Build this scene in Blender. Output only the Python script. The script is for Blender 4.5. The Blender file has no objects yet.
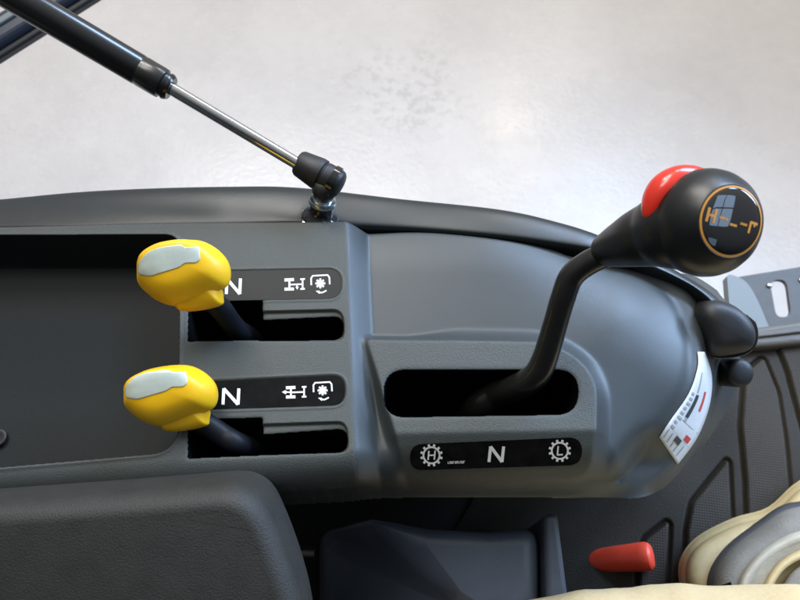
import bpy, bmesh, math, random
import numpy as np
from mathutils import Vector, Matrix
from mathutils.bvhtree import BVHTree
R = math.radians
random.seed(4); rng = np.random.default_rng(4)
S = bpy.context.scene; COL = S.collection
# ------------------------------------------------------------ camera
TILT = 25.0; DIST = 0.45; F = 693.0
CAM = Vector((0, -DIST*math.sin(R(TILT)), DIST*math.cos(R(TILT))))
U = Vector((1, 0, 0)); V = Vector((0, math.cos(R(TILT)), math.sin(R(TILT))))
FW = Vector((0, math.sin(R(TILT)), -math.cos(R(TILT)))); W = -FW
cd = bpy.data.cameras.new('camera'); cam = bpy.data.objects.new('camera', cd); COL.objects.link(cam)
cam.location = CAM; cam.rotation_euler = (R(TILT), 0, 0)
cd.sensor_width = 36; cd.lens = 36*F/800; cd.clip_start = 0.01; cd.clip_end = 200
cd.dof.use_dof = True; cd.dof.focus_distance = 0.44; cd.dof.aperture_fstop = 13
S.camera = cam
# ------------------------------------------------------------ light
PANES = [(x, y, .68, 3.4) for x in (2.1, 2.84) for y in (-1.1, -0.36)]+[(2.2, -2.7, .9, 2.6)]
wd = bpy.data.worlds.new('World'); S.world = wd; wd.use_nodes = True
bg = wd.node_tree.nodes['Background']; bg.inputs[1].default_value = 1.0
# hall light: bright on the far (window) side and overhead, dim behind the driver
_t = wd.node_tree; _c = _t.nodes.new('ShaderNodeTexCoord'); _d = _t.nodes.new('ShaderNodeVectorMath'); _d.operation = 'DOT_PRODUCT'
_d.inputs[1].default_value = (0.10, 0.80, 0.59); _t.links.new(_c.outputs['Generated'], _d.inputs[0])
_r = _t.nodes.new('ShaderNodeValToRGB'); _m = _t.nodes.new('ShaderNodeMapRange'); _m.inputs['From Min'].default_value = -1; _m.inputs['From Max'].default_value = 1
_t.links.new(_d.outputs['Value'], _m.inputs[0]); _t.links.new(_m.outputs[0], _r.inputs[0]); _t.links.new(_r.outputs[0], bg.inputs[0])
_e = _r.color_ramp.elements; _e[0].position = 0.38; _e[0].color = (0.035, 0.038, 0.045, 1); _e[1].position = 1.0; _e[1].color = (0.80, 0.80, 0.78, 1)
_q = _e.new(0.70); _q.color = (0.33, 0.34, 0.36, 1)
def area(name, loc, target, sx, sy, power, col):
    l = bpy.data.lights.new(name, 'AREA'); l.shape = 'RECTANGLE'; l.size = sx; l.size_y = sy
    l.energy = power; l.color = col
    o = bpy.data.objects.new(name, l); COL.objects.link(o); o.location = loc
    o.rotation_euler = (Vector(target)-Vector(loc)).to_track_quat('-Z', 'Y').to_euler()
    return o
# tall window panes on the far side of the hall, a bluish window to the right, roof lights overhead
for i, (x, e) in enumerate(((-1.5, 85), (-0.35, 72))):
    area('window_light', (x, 3.6, 4.1), (x*0.4, 0, -0.3), 0.95, 1.5, e, (1.0, 0.97, 0.92))
area('window_light', (1.15, 4.35, 2.95), (0.2, 0.6, -0.8), 0.40, 0.7, 24, (1.0, 0.88, 0.70))
area('window_light_right', (2.6, 1.0, 0.7), (0.1, 0, 0), 0.9, 0.9, 15, (0.46, 0.66, 1.0)).data.spread = R(80)
area('window_light_right', (2.1, 2.35, 2.1), (0.1, 0, 0), 2.2, 0.7, 31, (0.46, 0.66, 1.0)).data.spread = R(70)
for px_, py_, sz, e in PANES:
    area('pane_light', (px_, py_, 2.6), (px_, py_, 0), sz, sz, e, (0.45, 0.68, 1.0))
area('roof_light', (-0.9, 1.2, 3.2), (0, 0.1, 0), 1.6, 1.0, 48, (1.0, 0.97, 0.93))
S.view_settings.view_transform = 'Standard'; S.view_settings.look = 'None'
S.view_settings.exposure = 0.0; S.view_settings.gamma = 1.0
S.render.engine = 'CYCLES'

# ------------------------------------------------------------ helpers
def ray(px, py):
    return FW + U*((px-400)/F) - V*((py-300)/F)
def at(px, py, z):
    d = ray(px, py); t = (z-CAM.z)/d.z
    return CAM + d*t
def dep(px, py, depth):
    return CAM + ray(px, py)*depth
def tag(o, label=None, cat=None, group=None, kind=None):
    if label: o['label'] = label
    if cat: o['category'] = cat
    if group: o['group'] = group
    if kind: o['kind'] = kind
    return o
def thing(name, loc, label, cat, group=None):
    o = bpy.data.objects.new(name, None); COL.objects.link(o); o.location = loc
    o.empty_display_size = 0.01
    return tag(o, label, cat, group)
def link(name, me, mat, parent=None, smooth=True):
    o = bpy.data.objects.new(name, me); COL.objects.link(o)
    if mat: me.materials.append(mat)
    if smooth is True:
        me.shade_smooth()
    if parent:
        o.parent = parent
        p = parent; off = Vector((0, 0, 0))
        while p is not None:
            off += p.location; p = p.parent
        o.location = -off          # all geometry is written in world coordinates
    return o
def from_py(name, verts, faces, mat, parent=None, smooth=True, auto=None):
    me = bpy.data.meshes.new(name); me.from_pydata([tuple(v) for v in verts], [], faces); me.update()
    bm = bmesh.new(); bm.from_mesh(me); bmesh.ops.recalc_face_normals(bm, faces=bm.faces); bm.to_mesh(me); bm.free()
    o = link(name, me, mat, parent, smooth)
    if auto is not None: me.set_sharp_from_angle(angle=R(auto))
    return o
def merge(parts):
    vs, fs = [], []
    for v, f in parts:
        n = len(vs); vs += list(v); fs += [tuple(i+n for i in q) for q in f]
    return vs, fs
def frame(axis, hint=Vector((0, 0, 1))):
    a = axis.normalized(); h = hint if abs(a.dot(hint)) < 0.95 else Vector((1, 0, 0))
    x = h.cross(a).normalized(); y = a.cross(x).normalized()
    return x, y, a
def lathe(p0, axis, prof, seg=48, cap=True):
    x, y, a = frame(axis); vs, fs = [], []
    for (h, r) in prof:
        for k in range(seg):
            t = 2*math.pi*k/seg
            vs.append(p0 + a*h + x*(r*math.cos(t)) + y*(r*math.sin(t)))
    for i in range(len(prof)-1):
        for k in range(seg):
            k2 = (k+1) % seg
            fs.append((i*seg+k, i*seg+k2, (i+1)*seg+k2, (i+1)*seg+k))
    if cap:
        fs.append(tuple(range(seg))); fs.append(tuple((len(prof)-1)*seg+k for k in range(seg)))
    return vs, fs
def catmull(pts, n=8):
    out = []; P = [pts[0]] + list(pts) + [pts[-1]]
    for i in range(1, len(P)-2):
        a, b, c, d = [np.array(P[j], float) for j in (i-1, i, i+1, i+2)]
        for k in range(n):
            t = k/n
            out.append(tuple(0.5*((2*b)+(-a+c)*t+(2*a-5*b+4*c-d)*t*t+(-a+3*b-3*c+d)*t**3)))
    out.append(tuple(np.array(P[-2], float)))
    return out
def tube(pts, rads, seg=24, n=8, flat=1.0, fdir=None, cap=True):
    """swept round section through 3-D points with a radius each"""
    q = catmull([tuple(p)+(r,) for p, r in zip(pts, rads)], n)
    vs, fs = [], []; prev = None
    for i, c in enumerate(q):
        p = Vector(c[:3]); r = c[3]
        a = (Vector(q[min(i+1, len(q)-1)][:3]) - Vector(q[max(i-1, 0)][:3])).normalized()
        if prev is None:
            x, y, _ = frame(a, fdir or Vector((0, 0, 1)))
        else:
            y = (prev - a*prev.dot(a)).normalized(); x = y.cross(a).normalized()
        prev = y
        for k in range(seg):
            t = 2*math.pi*k/seg
            vs.append(p + x*(r*math.cos(t)) + y*(r*flat*math.sin(t)))
    m = len(q)
    for i in range(m-1):
        for k in range(seg):
            k2 = (k+1) % seg
            fs.append((i*seg+k, i*seg+k2, (i+1)*seg+k2, (i+1)*seg+k))
    if cap:
        fs.append(tuple(range(seg))); fs.append(tuple((m-1)*seg+k for k in range(seg)))
    return vs, fs
def rnd(pts, r=None, n=8):
    """round the corners of a closed 2-D polygon; pts (x, y, radius)"""
    out = []; N = len(pts)
    for i in range(N):
        p = np.array(pts[i][:2], float); a = np.array(pts[i-1][:2], float); b = np.array(pts[(i+1) % N][:2], float)
        rr = pts[i][2] if len(pts[i]) > 2 else (r or 0)
        if rr <= 0: out.append(tuple(p)); continue
        la = np.linalg.norm(a-p); lb = np.linalg.norm(b-p); q = min(rr, la*0.5, lb*0.5)
        s = p+(a-p)/la*q; e = p+(b-p)/lb*q
        for k in range(n+1):
            t = k/n; out.append(tuple((1-t)**2*s+2*t*(1-t)*p+t*t*e))
    return out
def ssm(x, a, b):
    t = np.clip((x-a)/(b-a), 0, 1); return t*t*(3-2*t)
def blur(z, n):
    k = np.exp(-0.5*(np.arange(-3*n, 3*n+1)/n)**2); k /= k.sum(); m = 3*n
    zp = np.pad(z, ((m, m), (0, 0)), 'edge'); z = sum(k[i]*zp[i:i+z.shape[0]] for i in range(2*m+1))
    zp = np.pad(z, ((0, 0), (m, m)), 'edge'); return sum(k[i]*zp[:, i:i+z.shape[1]] for i in range(2*m+1))
class Grid:
    def __init__(g, x0, x1, y0, y1, h):
        g.h = h; g.x0 = x0; g.y0 = y0
        g.nx = int((x1-x0)/h)+1; g.ny = int((y1-y0)/h)+1
        g.X, g.Y = np.meshgrid(x0+np.arange(g.nx)*h, y0+np.arange(g.ny)*h)
    def sdf(g, poly, margin=0.02):
        P = np.array([(p[0], p[1]) for p in poly], float)
        D = np.full(g.X.shape, 1.0)
        i0 = max(0, int((P[:, 0].min()-margin-g.x0)/g.h)); i1 = min(g.nx, int((P[:, 0].max()+margin-g.x0)/g.h)+2)
        j0 = max(0, int((P[:, 1].min()-margin-g.y0)/g.h)); j1 = min(g.ny, int((P[:, 1].max()+margin-g.y0)/g.h)+2)
        if i1 <= i0 or j1 <= j0: return D
        x = g.X[j0:j1, i0:i1]; y = g.Y[j0:j1, i0:i1]
        d2 = np.full(x.shape, 9.0); ins = np.zeros(x.shape, bool)
        for k in range(len(P)):
            ax, ay = P[k-1]; bx, by = P[k]
            ex, ey = bx-ax, by-ay; L = ex*ex+ey*ey
            if L < 1e-14: continue
            t = np.clip(((x-ax)*ex+(y-ay)*ey)/L, 0, 1)
            d2 = np.minimum(d2, (x-ax-t*ex)**2+(y-ay-t*ey)**2)
            if ey != 0:
                c = (ay > y) != (by > y)
                ins ^= c & (x < ex*(y-ay)/ey+ax)
        D[j0:j1, i0:i1] = np.where(ins, -np.sqrt(d2), np.sqrt(d2))
        return D
    def normals(g, Z):
        gy, gx = np.gradient(Z, g.h); n = np.stack([-gx, -gy, np.ones_like(Z)], -1)
        return n/np.linalg.norm(n, axis=-1, keepdims=True)
    def mesh(g, name, Z, fmask, mat, parent):
        nrm = g.normals(Z)
        idx = np.arange(g.nx*g.ny).reshape(g.ny, g.nx)
        q = np.stack([idx[:-1, :-1], idx[:-1, 1:], idx[1:, 1:], idx[1:, :-1]], -1)[fmask]
        used, inv = np.unique(q.ravel(), return_inverse=True)
        co = np.stack([g.X, g.Y, Z], -1).reshape(-1, 3)[used]; nn = nrm.reshape(-1, 3)[used]
        me = bpy.data.meshes.new(name); nf = len(q)
        me.vertices.add(len(used)); me.vertices.foreach_set('co', co.ravel().astype(np.float32))
        me.loops.add(nf*4); me.loops.foreach_set('vertex_index', inv.ravel().astype(np.int32))
        me.polygons.add(nf); me.polygons.foreach_set('loop_start', np.arange(0, nf*4, 4, dtype=np.int32))
        me.update(calc_edges=True); me.shade_smooth()
        me.normals_split_custom_set_from_vertices(nn.tolist())
        return link(name, me, mat, parent, smooth=None)

# ------------------------------------------------------------ materials
def mat(name, col, rough=0.5, metal=0.0, bump=0.0, scale=400, detail=4, var=0.0, vscale=30, coat=0.0, spec=0.5, bdist=0.001, kind='noise'):
    m = bpy.data.materials.new(name); m.use_nodes = True; nt = m.node_tree; b = nt.nodes['Principled BSDF']
    b.inputs['Base Color'].default_value = (*col, 1); b.inputs['Roughness'].default_value = rough
    b.inputs['Metallic'].default_value = metal; b.inputs['Coat Weight'].default_value = coat
    b.inputs['Specular IOR Level'].default_value = spec
    tc = nt.nodes.new('ShaderNodeTexCoord')
    if bump:
        if kind == 'noise':
            t = nt.nodes.new('ShaderNodeTexNoise'); t.inputs['Scale'].default_value = scale; t.inputs['Detail'].default_value = detail; out = t.outputs[0]
        else:
            t = nt.nodes.new('ShaderNodeTexVoronoi'); t.inputs['Scale'].default_value = scale; out = t.outputs[0]
        nt.links.new(tc.outputs['Object'], t.inputs['Vector'])
        bp = nt.nodes.new('ShaderNodeBump'); bp.inputs['Strength'].default_value = bump; bp.inputs['Distance'].default_value = bdist
        nt.links.new(out, bp.inputs['Height']); nt.links.new(bp.outputs[0], b.inputs['Normal'])
    if var:
        t = nt.nodes.new('ShaderNodeTexNoise'); t.inputs['Scale'].default_value = vscale; t.inputs['Detail'].default_value = 6; t.inputs['Roughness'].default_value = 0.65
        nt.links.new(tc.outputs['Object'], t.inputs['Vector'])
        r = nt.nodes.new('ShaderNodeValToRGB'); r.color_ramp.elements[0].position = 0.3; r.color_ramp.elements[1].position = 0.7
        r.color_ramp.elements[0].color = tuple(c*(1-var) for c in col)+(1,); r.color_ramp.elements[1].color = tuple(min(1, c*(1+var)) for c in col)+(1,)
        nt.links.new(t.outputs[0], r.inputs[0]); nt.links.new(r.outputs[0], b.inputs['Base Color'])
        q = nt.nodes.new('ShaderNodeMapRange'); q.inputs['To Min'].default_value = max(0, rough-0.08); q.inputs['To Max'].default_value = min(1, rough+0.1)
        nt.links.new(t.outputs[0], q.inputs[0]); nt.links.new(q.outputs[0], b.inputs['Roughness'])
    return m
M = {}
M['panel'] = mat('textured_plastic', (0.050, 0.057, 0.052), 0.50, bump=0.55, scale=1450, detail=3, var=0.10, vscale=18, bdist=0.0006)
M['cowl'] = mat('smooth_cowl_plastic', (0.034, 0.041, 0.042), 0.43, bump=0.18, scale=1400, detail=2, var=0.08, vscale=14, bdist=0.0004)
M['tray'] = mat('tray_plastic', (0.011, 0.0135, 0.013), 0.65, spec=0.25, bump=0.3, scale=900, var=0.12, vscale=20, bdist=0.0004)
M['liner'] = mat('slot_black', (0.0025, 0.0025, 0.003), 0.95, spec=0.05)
M['fender'] = mat('painted_fender', (0.012, 0.016, 0.016), 0.33, bump=0.08, scale=320, detail=2, bdist=0.0006, var=0.12, vscale=12)
M['yellow'] = mat('yellow_plastic', (0.90, 0.50, 0.006), 0.42, bump=0.12, scale=1500, bdist=0.0003, var=0.03, vscale=60)
M['clear'] = mat('pale_insert', (0.50, 0.55, 0.47), 0.16, var=0.12, vscale=70, coat=0.5)
M['black_gloss'] = mat('black_gloss', (0.006, 0.006, 0.007), 0.14, coat=0.3)
M['stalk'] = mat('stalk_black', (0.005, 0.006, 0.009), 0.5, spec=0.25)
M['black_satin'] = mat('black_satin', (0.009, 0.0095, 0.010), 0.34, var=0.15, vscale=50, bump=0.06, scale=900, bdist=0.0003)
M['black_paint'] = mat('black_paint', (0.010, 0.010, 0.009), 0.27, coat=0.15, bump=0.04, scale=120, bdist=0.0005)
M['rubber'] = mat('rubber', (0.011, 0.011, 0.012), 0.5, bump=0.2, scale=700, bdist=0.0004, var=0.2, vscale=60)
M['chrome'] = mat('polished_steel', (0.55, 0.55, 0.54), 0.16, metal=1.0, bump=0.05, scale=300, var=0.06, vscale=100)
M['zinc'] = mat('zinc_steel', (0.50, 0.54, 0.55), 0.28, metal=1.0, var=0.1, vscale=300)
M['red'] = mat('red_plastic', (0.74, 0.030, 0.012), 0.22, coat=0.3, var=0.04, vscale=40)
M['red_grip'] = mat('red_grip', (0.95, 0.085, 0.04), 0.42, var=0.08, vscale=60, bump=0.1, scale=500)
M['face'] = mat('knob_face', (0.002, 0.0025, 0.004), 0.04, coat=1.0, spec=0.5)
M['face'].node_tree.nodes['Principled BSDF'].inputs['Coat IOR'].default_value = 1.75
M['gold'] = mat('orange_print', (0.60, 0.27, 0.045), 0.35)
M['white'] = mat('white_print', (0.80, 0.80, 0.77), 0.5, var=0.08, vscale=300)
M['strip_black'] = mat('black_film', (0.006, 0.006, 0.006), 0.5, spec=0.04, var=0.5, vscale=120, bump=0.15, scale=160, bdist=0.0004)
M['strip_hazed'] = mat('hazed_film', (0.024, 0.023, 0.021), 0.42, spec=0.15, var=0.12, vscale=80, bump=0.15, scale=160, bdist=0.0004)  # same film as the black strip, base colour greyed to stand for reflected haze
M['sticker'] = mat('label_paper', (0.62, 0.64, 0.64), 0.5, var=0.05, vscale=60)
M['print_dark'] = mat('label_dark_print', (0.03, 0.045, 0.045), 0.5)
M['print_grey'] = mat('label_grey_print', (0.33, 0.35, 0.36), 0.5)
M['print_red'] = mat('label_red_print', (0.55, 0.05, 0.05), 0.5)
M['foam'] = mat('armrest_vinyl', (0.022, 0.021, 0.017), 0.62, bump=0.5, scale=1050, detail=4, var=0.15, vscale=60, bdist=0.0008)
M['mat'] = mat('floor_rubber', (0.026, 0.022, 0.016), 0.62, spec=0.22, bump=0.4, scale=500, var=0.22, vscale=16)
M['sill'] = mat('sill_rubber', (0.10, 0.092, 0.08), 0.5, bump=0.3, scale=200, var=0.15, vscale=30)
M['grey_metal'] = mat('grey_painted_metal', (0.17, 0.19, 0.19), 0.45, var=0.06, vscale=20)
M['step'] = mat('painted_step', (0.06, 0.058, 0.052), 0.5, bump=0.3, scale=120, var=0.25, vscale=40)
M['seatbase'] = mat('seat_base_plastic', (0.062, 0.078, 0.105), 0.38, bump=0.25, scale=700, bdist=0.0005, var=0.1, vscale=30)  # grey-blue plastic, base colour lightened and blued to stand for sky sheen
M['suede'] = mat('grey_suede', (0.20, 0.19, 0.165), 0.9, bump=0.6, scale=500, var=0.15, vscale=40)
M['dark_trim'] = mat('dark_trim', (0.045, 0.045, 0.05), 0.7, bump=0.3, scale=600)
M['sole'] = mat('tan_sole', (0.50, 0.39, 0.20), 0.6, bump=0.3, scale=200, var=0.12, vscale=40)
M['pale'] = mat('pale_lining', (0.42, 0.39, 0.31), 0.7, bump=0.3, scale=500, var=0.12, vscale=50)
M['window_trim'] = mat('blue_black_frame', (0.030, 0.036, 0.050), 0.3, var=0.1, vscale=20)
# woven khaki cloth
m = mat('khaki_cloth', (0.60, 0.46, 0.25), 0.9, bump=0.5, scale=260, var=0.05, vscale=12, bdist=0.0012); M['khaki'] = m
# cross-hatched tread of the mat pads
m = mat('tread_rubber', (0.038, 0.032, 0.024), 0.62, spec=0.22, var=0.2, vscale=18); nt = m.node_tree
tc = nt.nodes.new('ShaderNodeTexCoord'); mp = nt.nodes.new('ShaderNodeMapping'); mp.inputs['Rotation'].default_value = (0, 0, 0.12)
nt.links.new(tc.outputs['Object'], mp.inputs[0]); acc = None
for ax in (0, 1):
    w = nt.nodes.new('ShaderNodeTexWave'); w.bands_direction = 'XY'[ax]; w.inputs['Scale'].default_value = 125; w.inputs['Distortion'].default_value = 0.3
    nt.links.new(mp.outputs[0], w.inputs[0])
    if acc is None: acc = w
    else:
        mm = nt.nodes.new('ShaderNodeMath'); mm.operation = 'MAXIMUM'; nt.links.new(acc.outputs[1], mm.inputs[0]); nt.links.new(w.outputs[1], mm.inputs[1])
bp = nt.nodes.new('ShaderNodeBump'); bp.inputs['Strength'].default_value = 0.5; bp.inputs['Distance'].default_value = 0.0006
nt.links.new(mm.outputs[0], bp.inputs['Height']); nt.links.new(bp.outputs[0], nt.nodes['Principled BSDF'].inputs['Normal']); M['tread'] = m
# polished, sealed concrete: soft clouds, worn dark freckles in patches, small sparkle
m = bpy.data.materials.new('sealed_concrete'); m.use_nodes = True; nt = m.node_tree; b = nt.nodes['Principled BSDF']; N = nt.nodes.new; Lk = nt.links.new
tc = N('ShaderNodeTexCoord')
def noise(scale, det=5, rough=0.6):
    t = N('ShaderNodeTexNoise'); t.inputs['Scale'].default_value = scale; t.inputs['Detail'].default_value = det; t.inputs['Roughness'].default_value = rough
    Lk(tc.outputs['Object'], t.inputs['Vector']); return t
def ramp(src, p0, p1, c0, c1):
    r = N('ShaderNodeValToRGB'); r.color_ramp.elements[0].position = p0; r.color_ramp.elements[1].position = p1
    r.color_ramp.elements[0].color = (*c0, 1); r.color_ramp.elements[1].color = (*c1, 1); Lk(src, r.inputs[0]); return r
cl = ramp(noise(2.6).outputs[0], 0.3, 0.7, (0.56, 0.525, 0.50), (0.65, 0.61, 0.58))
fine = ramp(noise(24, 4).outputs[0], 0.3, 0.7, (0.95, 0.95, 0.95), (1, 1, 1))
mx = N('ShaderNodeMix'); mx.data_type = 'RGBA'; mx.blend_type = 'MULTIPLY'; mx.inputs[0].default_value = 1
Lk(cl.outputs[0], mx.inputs[6]); Lk(fine.outputs[0], mx.inputs[7])
spk = ramp(noise(42, 2).outputs[0], 0.52, 0.60, (0, 0, 0), (1, 1, 1)); 
def spot(px_, py_, r0, r1):
    g_ = at(px_, py_, -1.25); a = N('ShaderNodeVectorMath'); a.operation = 'DISTANCE'; a.inputs[1].default_value = tuple(g_)
    w_ = N('ShaderNodeVectorMath'); w_.operation = 'MULTIPLY_ADD'; t_ = noise(7, 3); w_.inputs[1].default_value = (.25, .25, 0)
    Lk(t_.outputs['Color'], w_.inputs[0]); Lk(tc.outputs['Object'], w_.inputs[2]); Lk(w_.outputs[0], a.inputs[0])
    r_ = N('ShaderNodeMapRange'); r_.inputs['From Min'].default_value = r0; r_.inputs['From Max'].default_value = r1; r_.inputs['To Min'].default_value = 1; r_.inputs['To Max'].default_value = 0
    Lk(a.outputs['Value'], r_.inputs[0]); return r_
pat = spot(437, 62, .10, .26)
mu = N('ShaderNodeMath'); mu.operation = 'MULTIPLY'; Lk(spk.outputs[0], mu.inputs[0]); Lk(pat.outputs[0], mu.inputs[1])
mu2 = N('ShaderNodeMath'); mu2.operation = 'MULTIPLY'; mu2.inputs[1].default_value = 0.27; Lk(mu.outputs[0], mu2.inputs[0])
mx2 = N('ShaderNodeMix'); mx2.data_type = 'RGBA'; Lk(mu2.outputs[0], mx2.inputs[0]); Lk(mx.outputs[2], mx2.inputs[6]); mx2.inputs[7].default_value = (0.30, 0.27, 0.23, 1)
Lk(mx2.outputs[2], b.inputs['Base Color'])
rr = ramp(noise(5).outputs[0], 0.3, 0.7, (0.20,)*3, (0.34,)*3); Lk(rr.outputs[0], b.inputs['Roughness'])
bp = N('ShaderNodeBump'); bp.inputs['Strength'].default_value = 0.24; bp.inputs['Distance'].default_value = 0.004
Lk(noise(70, 2).outputs[0], bp.inputs['Height']); Lk(bp.outputs[0], b.inputs['Normal']); M['ground'] = m

# ------------------------------------------------------------ ground
GZ = -1.25
o = from_py('ground', [(-15, -15, GZ), (15, -15, GZ), (15, 15, GZ), (-15, 15, GZ)], [(0, 1, 2, 3)], M['ground'], smooth=False)
tag(o, kind='structure')

# ------------------------------------------------------------ console shell (one height field cut into parts)
console = thing('control_console', (0, 0, -0.28), 'dark grey moulded side console with lever slots, storage recess and symbol strips', 'console')
G = Grid(-0.42, 0.30, -0.150, 0.075, 0.0005)
X, Y = G.X, G.Y
def wp(pts, z): return [tuple(at(p[0], p[1], z))[:2] for p in pts]
TOP = [(-260, 240), (-80, 230), (60, 226), (180, 223), (340, 222), (420, 227), (480, 232), (540, 239), (600, 250)]
top_w = [at(p[0], p[1], -0.004 if p[0] < 345 else -0.014) for p in TOP]
RF = [
 (-0.022, [(640, 266), (672, 290), (690, 325), (694, 360), (686, 392), (660, 428), (640, 460), (626, 474), (600, 480), (560, 481), (400, 481), (340, 488), (200, 495), (0, 507), (-260, 523)]),
 (-0.034, [(645, 267), (684, 286), (700, 320), (702, 355), (697, 385), (670, 424), (650, 462), (630, 482), (600, 486), (560, 487), (400, 487), (340, 494), (200, 501), (0, 513), (-260, 529)]),
 (-0.062, [(650, 267), (694, 283), (716, 318), (716, 352), (714, 385), (703, 430), (680, 466), (646, 494), (604, 496), (560, 496), (400, 496), (340, 501), (200, 508), (0, 520), (-260, 536)]),
 (-0.150, [(655, 266), (705, 280), (742, 322), (744, 360), (740, 395), (712, 444), (684, 474), (652, 503), (612, 523), (560, 526), (400, 527), (340, 530), (200, 537), (0, 546), (-260, 560)])]
DK = []
for k, (z, pts) in enumerate(RF):
    tw = [(p.x, p.y+0.0015*k) for p in top_w]
    rw = wp(pts, z); poly = tw+rw
    # smooth the outline with a closed Catmull-Rom
    P = [poly[-2], poly[-1]]+poly+[poly[0], poly[1]]
    sm = catmull(P, 5)[10:-10]
    DK.append(G.sdf(sm, 0.3))
d0 = DK[0]; din = np.maximum(-d0, 0)
# divider between the raised lever panel and the lower cowl
a = at(357, 224, -0.007); b_ = at(368, 490, -0.007)
xl = a.x+(Y-a.y)*(b_.x-a.x)/(b_.y-a.y)
sd = X-xl
t = np.clip((sd+0.0068)/0.0136, 0, 1); step = t**1.15*(1-0)  # sloping flank
zL = 0.0
x640 = at(470, 300, -0.014).x; x700 = at(660, 300, -0.014).x
rw_ = ssm(X, x640, x700)
zR = -0.014 - 0.017*rw_*np.clip(1-din/0.065, 0, 1)**2.0
# cowl swells gently from the fender side to the middle
ytop = at(480, 230, -0.014).y
zR = zR - 0.004*np.clip((Y-ytop+0.035)/0.035, 0, 1)**2*(1-rw_)
Z = zL*(1-step)+zR*step
# gear plate
PLT = rnd([(366, 339, 5), (556, 342, 42), (597, 374, 48), (596, 470, 14), (408, 478, 8)])
zp = -0.0045
dP = G.sdf(wp(PLT, zp), 0.03)
l0 = at(386, 434, zp); l1 = at(600, 430, zp); nl = np.array([(l1.y-l0.y), -(l1.x-l0.x)]); nl = nl/np.linalg.norm(nl)
dl = (X-l0.x)*nl[0]+(Y-l0.y)*nl[1]
if nl[1] > 0: dl = -dl
zplate = zp - np.maximum(dl, 0)*math.tan(R(32))
wB = 0.0065+0.0065*ssm(X, at(400, 340, 0).x, at(470, 340, 0).x)
tt = np.clip(dP/wB, 0, 1)
f = (1-tt)**1.7
Z = np.where(dP < wB, Z*(1-f)+np.maximum(zplate, Z)*f if False else Z*(1-f)+zplate*f, Z)
# rounded front edge
rF = 0.019
fl = ssm(-Y, -(at(400, 415, -0.01).y), -(at(400, 450, -0.01).y))
q = np.clip(1-din/rF, 0, 1); Z = Z - fl*0.024*(1-np.sqrt(np.maximum(0, 1-q*q)))
# right/back edge rounding
q = np.clip(1-din/0.004, 0, 1); Z = Z - (1-fl)*0.003*(1-np.sqrt(np.maximum(0, 1-q*q)))
Ztop = Z.copy()
# outer walls through the contours
zs = [None, -0.034, -0.062, -0.150]
for k in range(3):
    da, db = DK[k], DK[k+1]
    reg = (da > 0) & (db <= 0)
    t = da/np.maximum(da-db, 1e-6)
    z1 = np.minimum(-0.034, Ztop); za = (Ztop, np.minimum(z1, -0.034), zs[2])[k]; zb = (z1, zs[2], zs[3])[k]
    Z = np.where(reg, za*(1-t)+zb*t, Z)
front = ((X < at(606, 500, -.062).x) & (Y < at(400, 470, -.02).y)) | (Y < at(640, 496, -.062).y)
Z = np.where(front & (DK[2] > 0), -0.062, Z)      # turned-in flange under the front lip
Z = np.where(~front & (DK[3] > 0), np.maximum(-0.150-DK[3]*60, -0.279), Z)
_w = np.maximum(ssm(X, at(604, 300, -.02).x, at(622, 300, -.02).x), ssm(X, at(560, 300, -.02).x, at(590, 300, -.02).x)*ssm(-Y, -at(600, 466, -.01).y, -at(600, 476, -.01).y))
Z = blur(Z, 2)*(1-_w)+blur(Z, 7)*_w
# recess for the film strips
ST1 = rnd([(200, 270.5, 0), (330, 268, 14), (342, 283, 12), (330, 299, 14), (200, 302, 0)])
ST2 = rnd([(195, 381, 0), (332, 374, 14), (346, 390, 12), (334, 405.5, 14), (195, 411, 0)])
ST1 = rnd([(206, 270.5, 2), (342, 268, 15), (342, 299, 15), (206, 302, 2)]); ST2 = rnd([(206, 380.5, 2), (346, 374, 15), (346, 406, 15), (206, 410.5, 2)])
for s in (ST1, ST2):
    d = G.sdf(wp(s, 0), 0.01)
    Z = Z + 0.0003*np.exp(-((d-0.0008)/0.0007)**2) - 0.0006*np.clip(-d/0.0006, 0, 1)
ST3 = rnd([(410, 444.5, 15), (582, 437, 15), (582, 465, 15), (410, 470.5, 15)])
# storage recess
TR = rnd([(-220, 236, 0), (180, 235, 16), (178, 452, 28), (-5, 468, 0), (-220, 476, 0)])
dT = G.sdf(wp(TR, 0), 0.02)
Z = Z + 0.0006*np.exp(-((dT-0.001)/0.0012)**2)
wt = np.clip(-dT/0.007, 0, 1); Z = Z - (0.042-0.006*ssm(Y, -0.06, 0.03))*(1-(1-wt)**1.4)*np.where(wt > 0, 1, 0)
# lever slots
SL1 = rnd([(188, 300, 1), (262, 300, 2), (262, 319, 2), (343, 315, 11), (343, 338, 11), (188, 341, 1)])
SL2 = rnd([(188, 420, 1), (262, 418, 2), (262, 434, 2), (347, 428, 11), (347, 451, 11), (188, 458, 1)])
SL3 = rnd([(384, 370, 22), (578, 370, 22), (578, 414, 22), (384, 417, 22)])
def sq(pts, z, e=0):                                # left end of the slot squared to the console
    w = wp(pts, z); x0 = min(p[0] for p in w); x0 = G.x0+(round((x0-G.x0)/G.h)+.5)*G.h
    return [(x0, p[1]) if p[0] < x0+.0022 else p for p in w]
dS = G.sdf(sq(SL1, 0), 0.02); dS = np.minimum(dS, G.sdf(sq(SL2, 0), 0.02)); dS = np.minimum(dS, G.sdf(wp(SL3, zp), 0.02))
LG1 = rnd([(258, 311, 1), (343, 309, 11), (345, 341, 11), (258, 341, 1)]); LG2 = rnd([(258, 424, 1), (347, 421, 11), (349, 453, 11), (258, 455, 1)])
dG = np.minimum(G.sdf(wp(LG1, 0), 0.01), G.sdf(wp(LG2, 0), 0.01))
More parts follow.
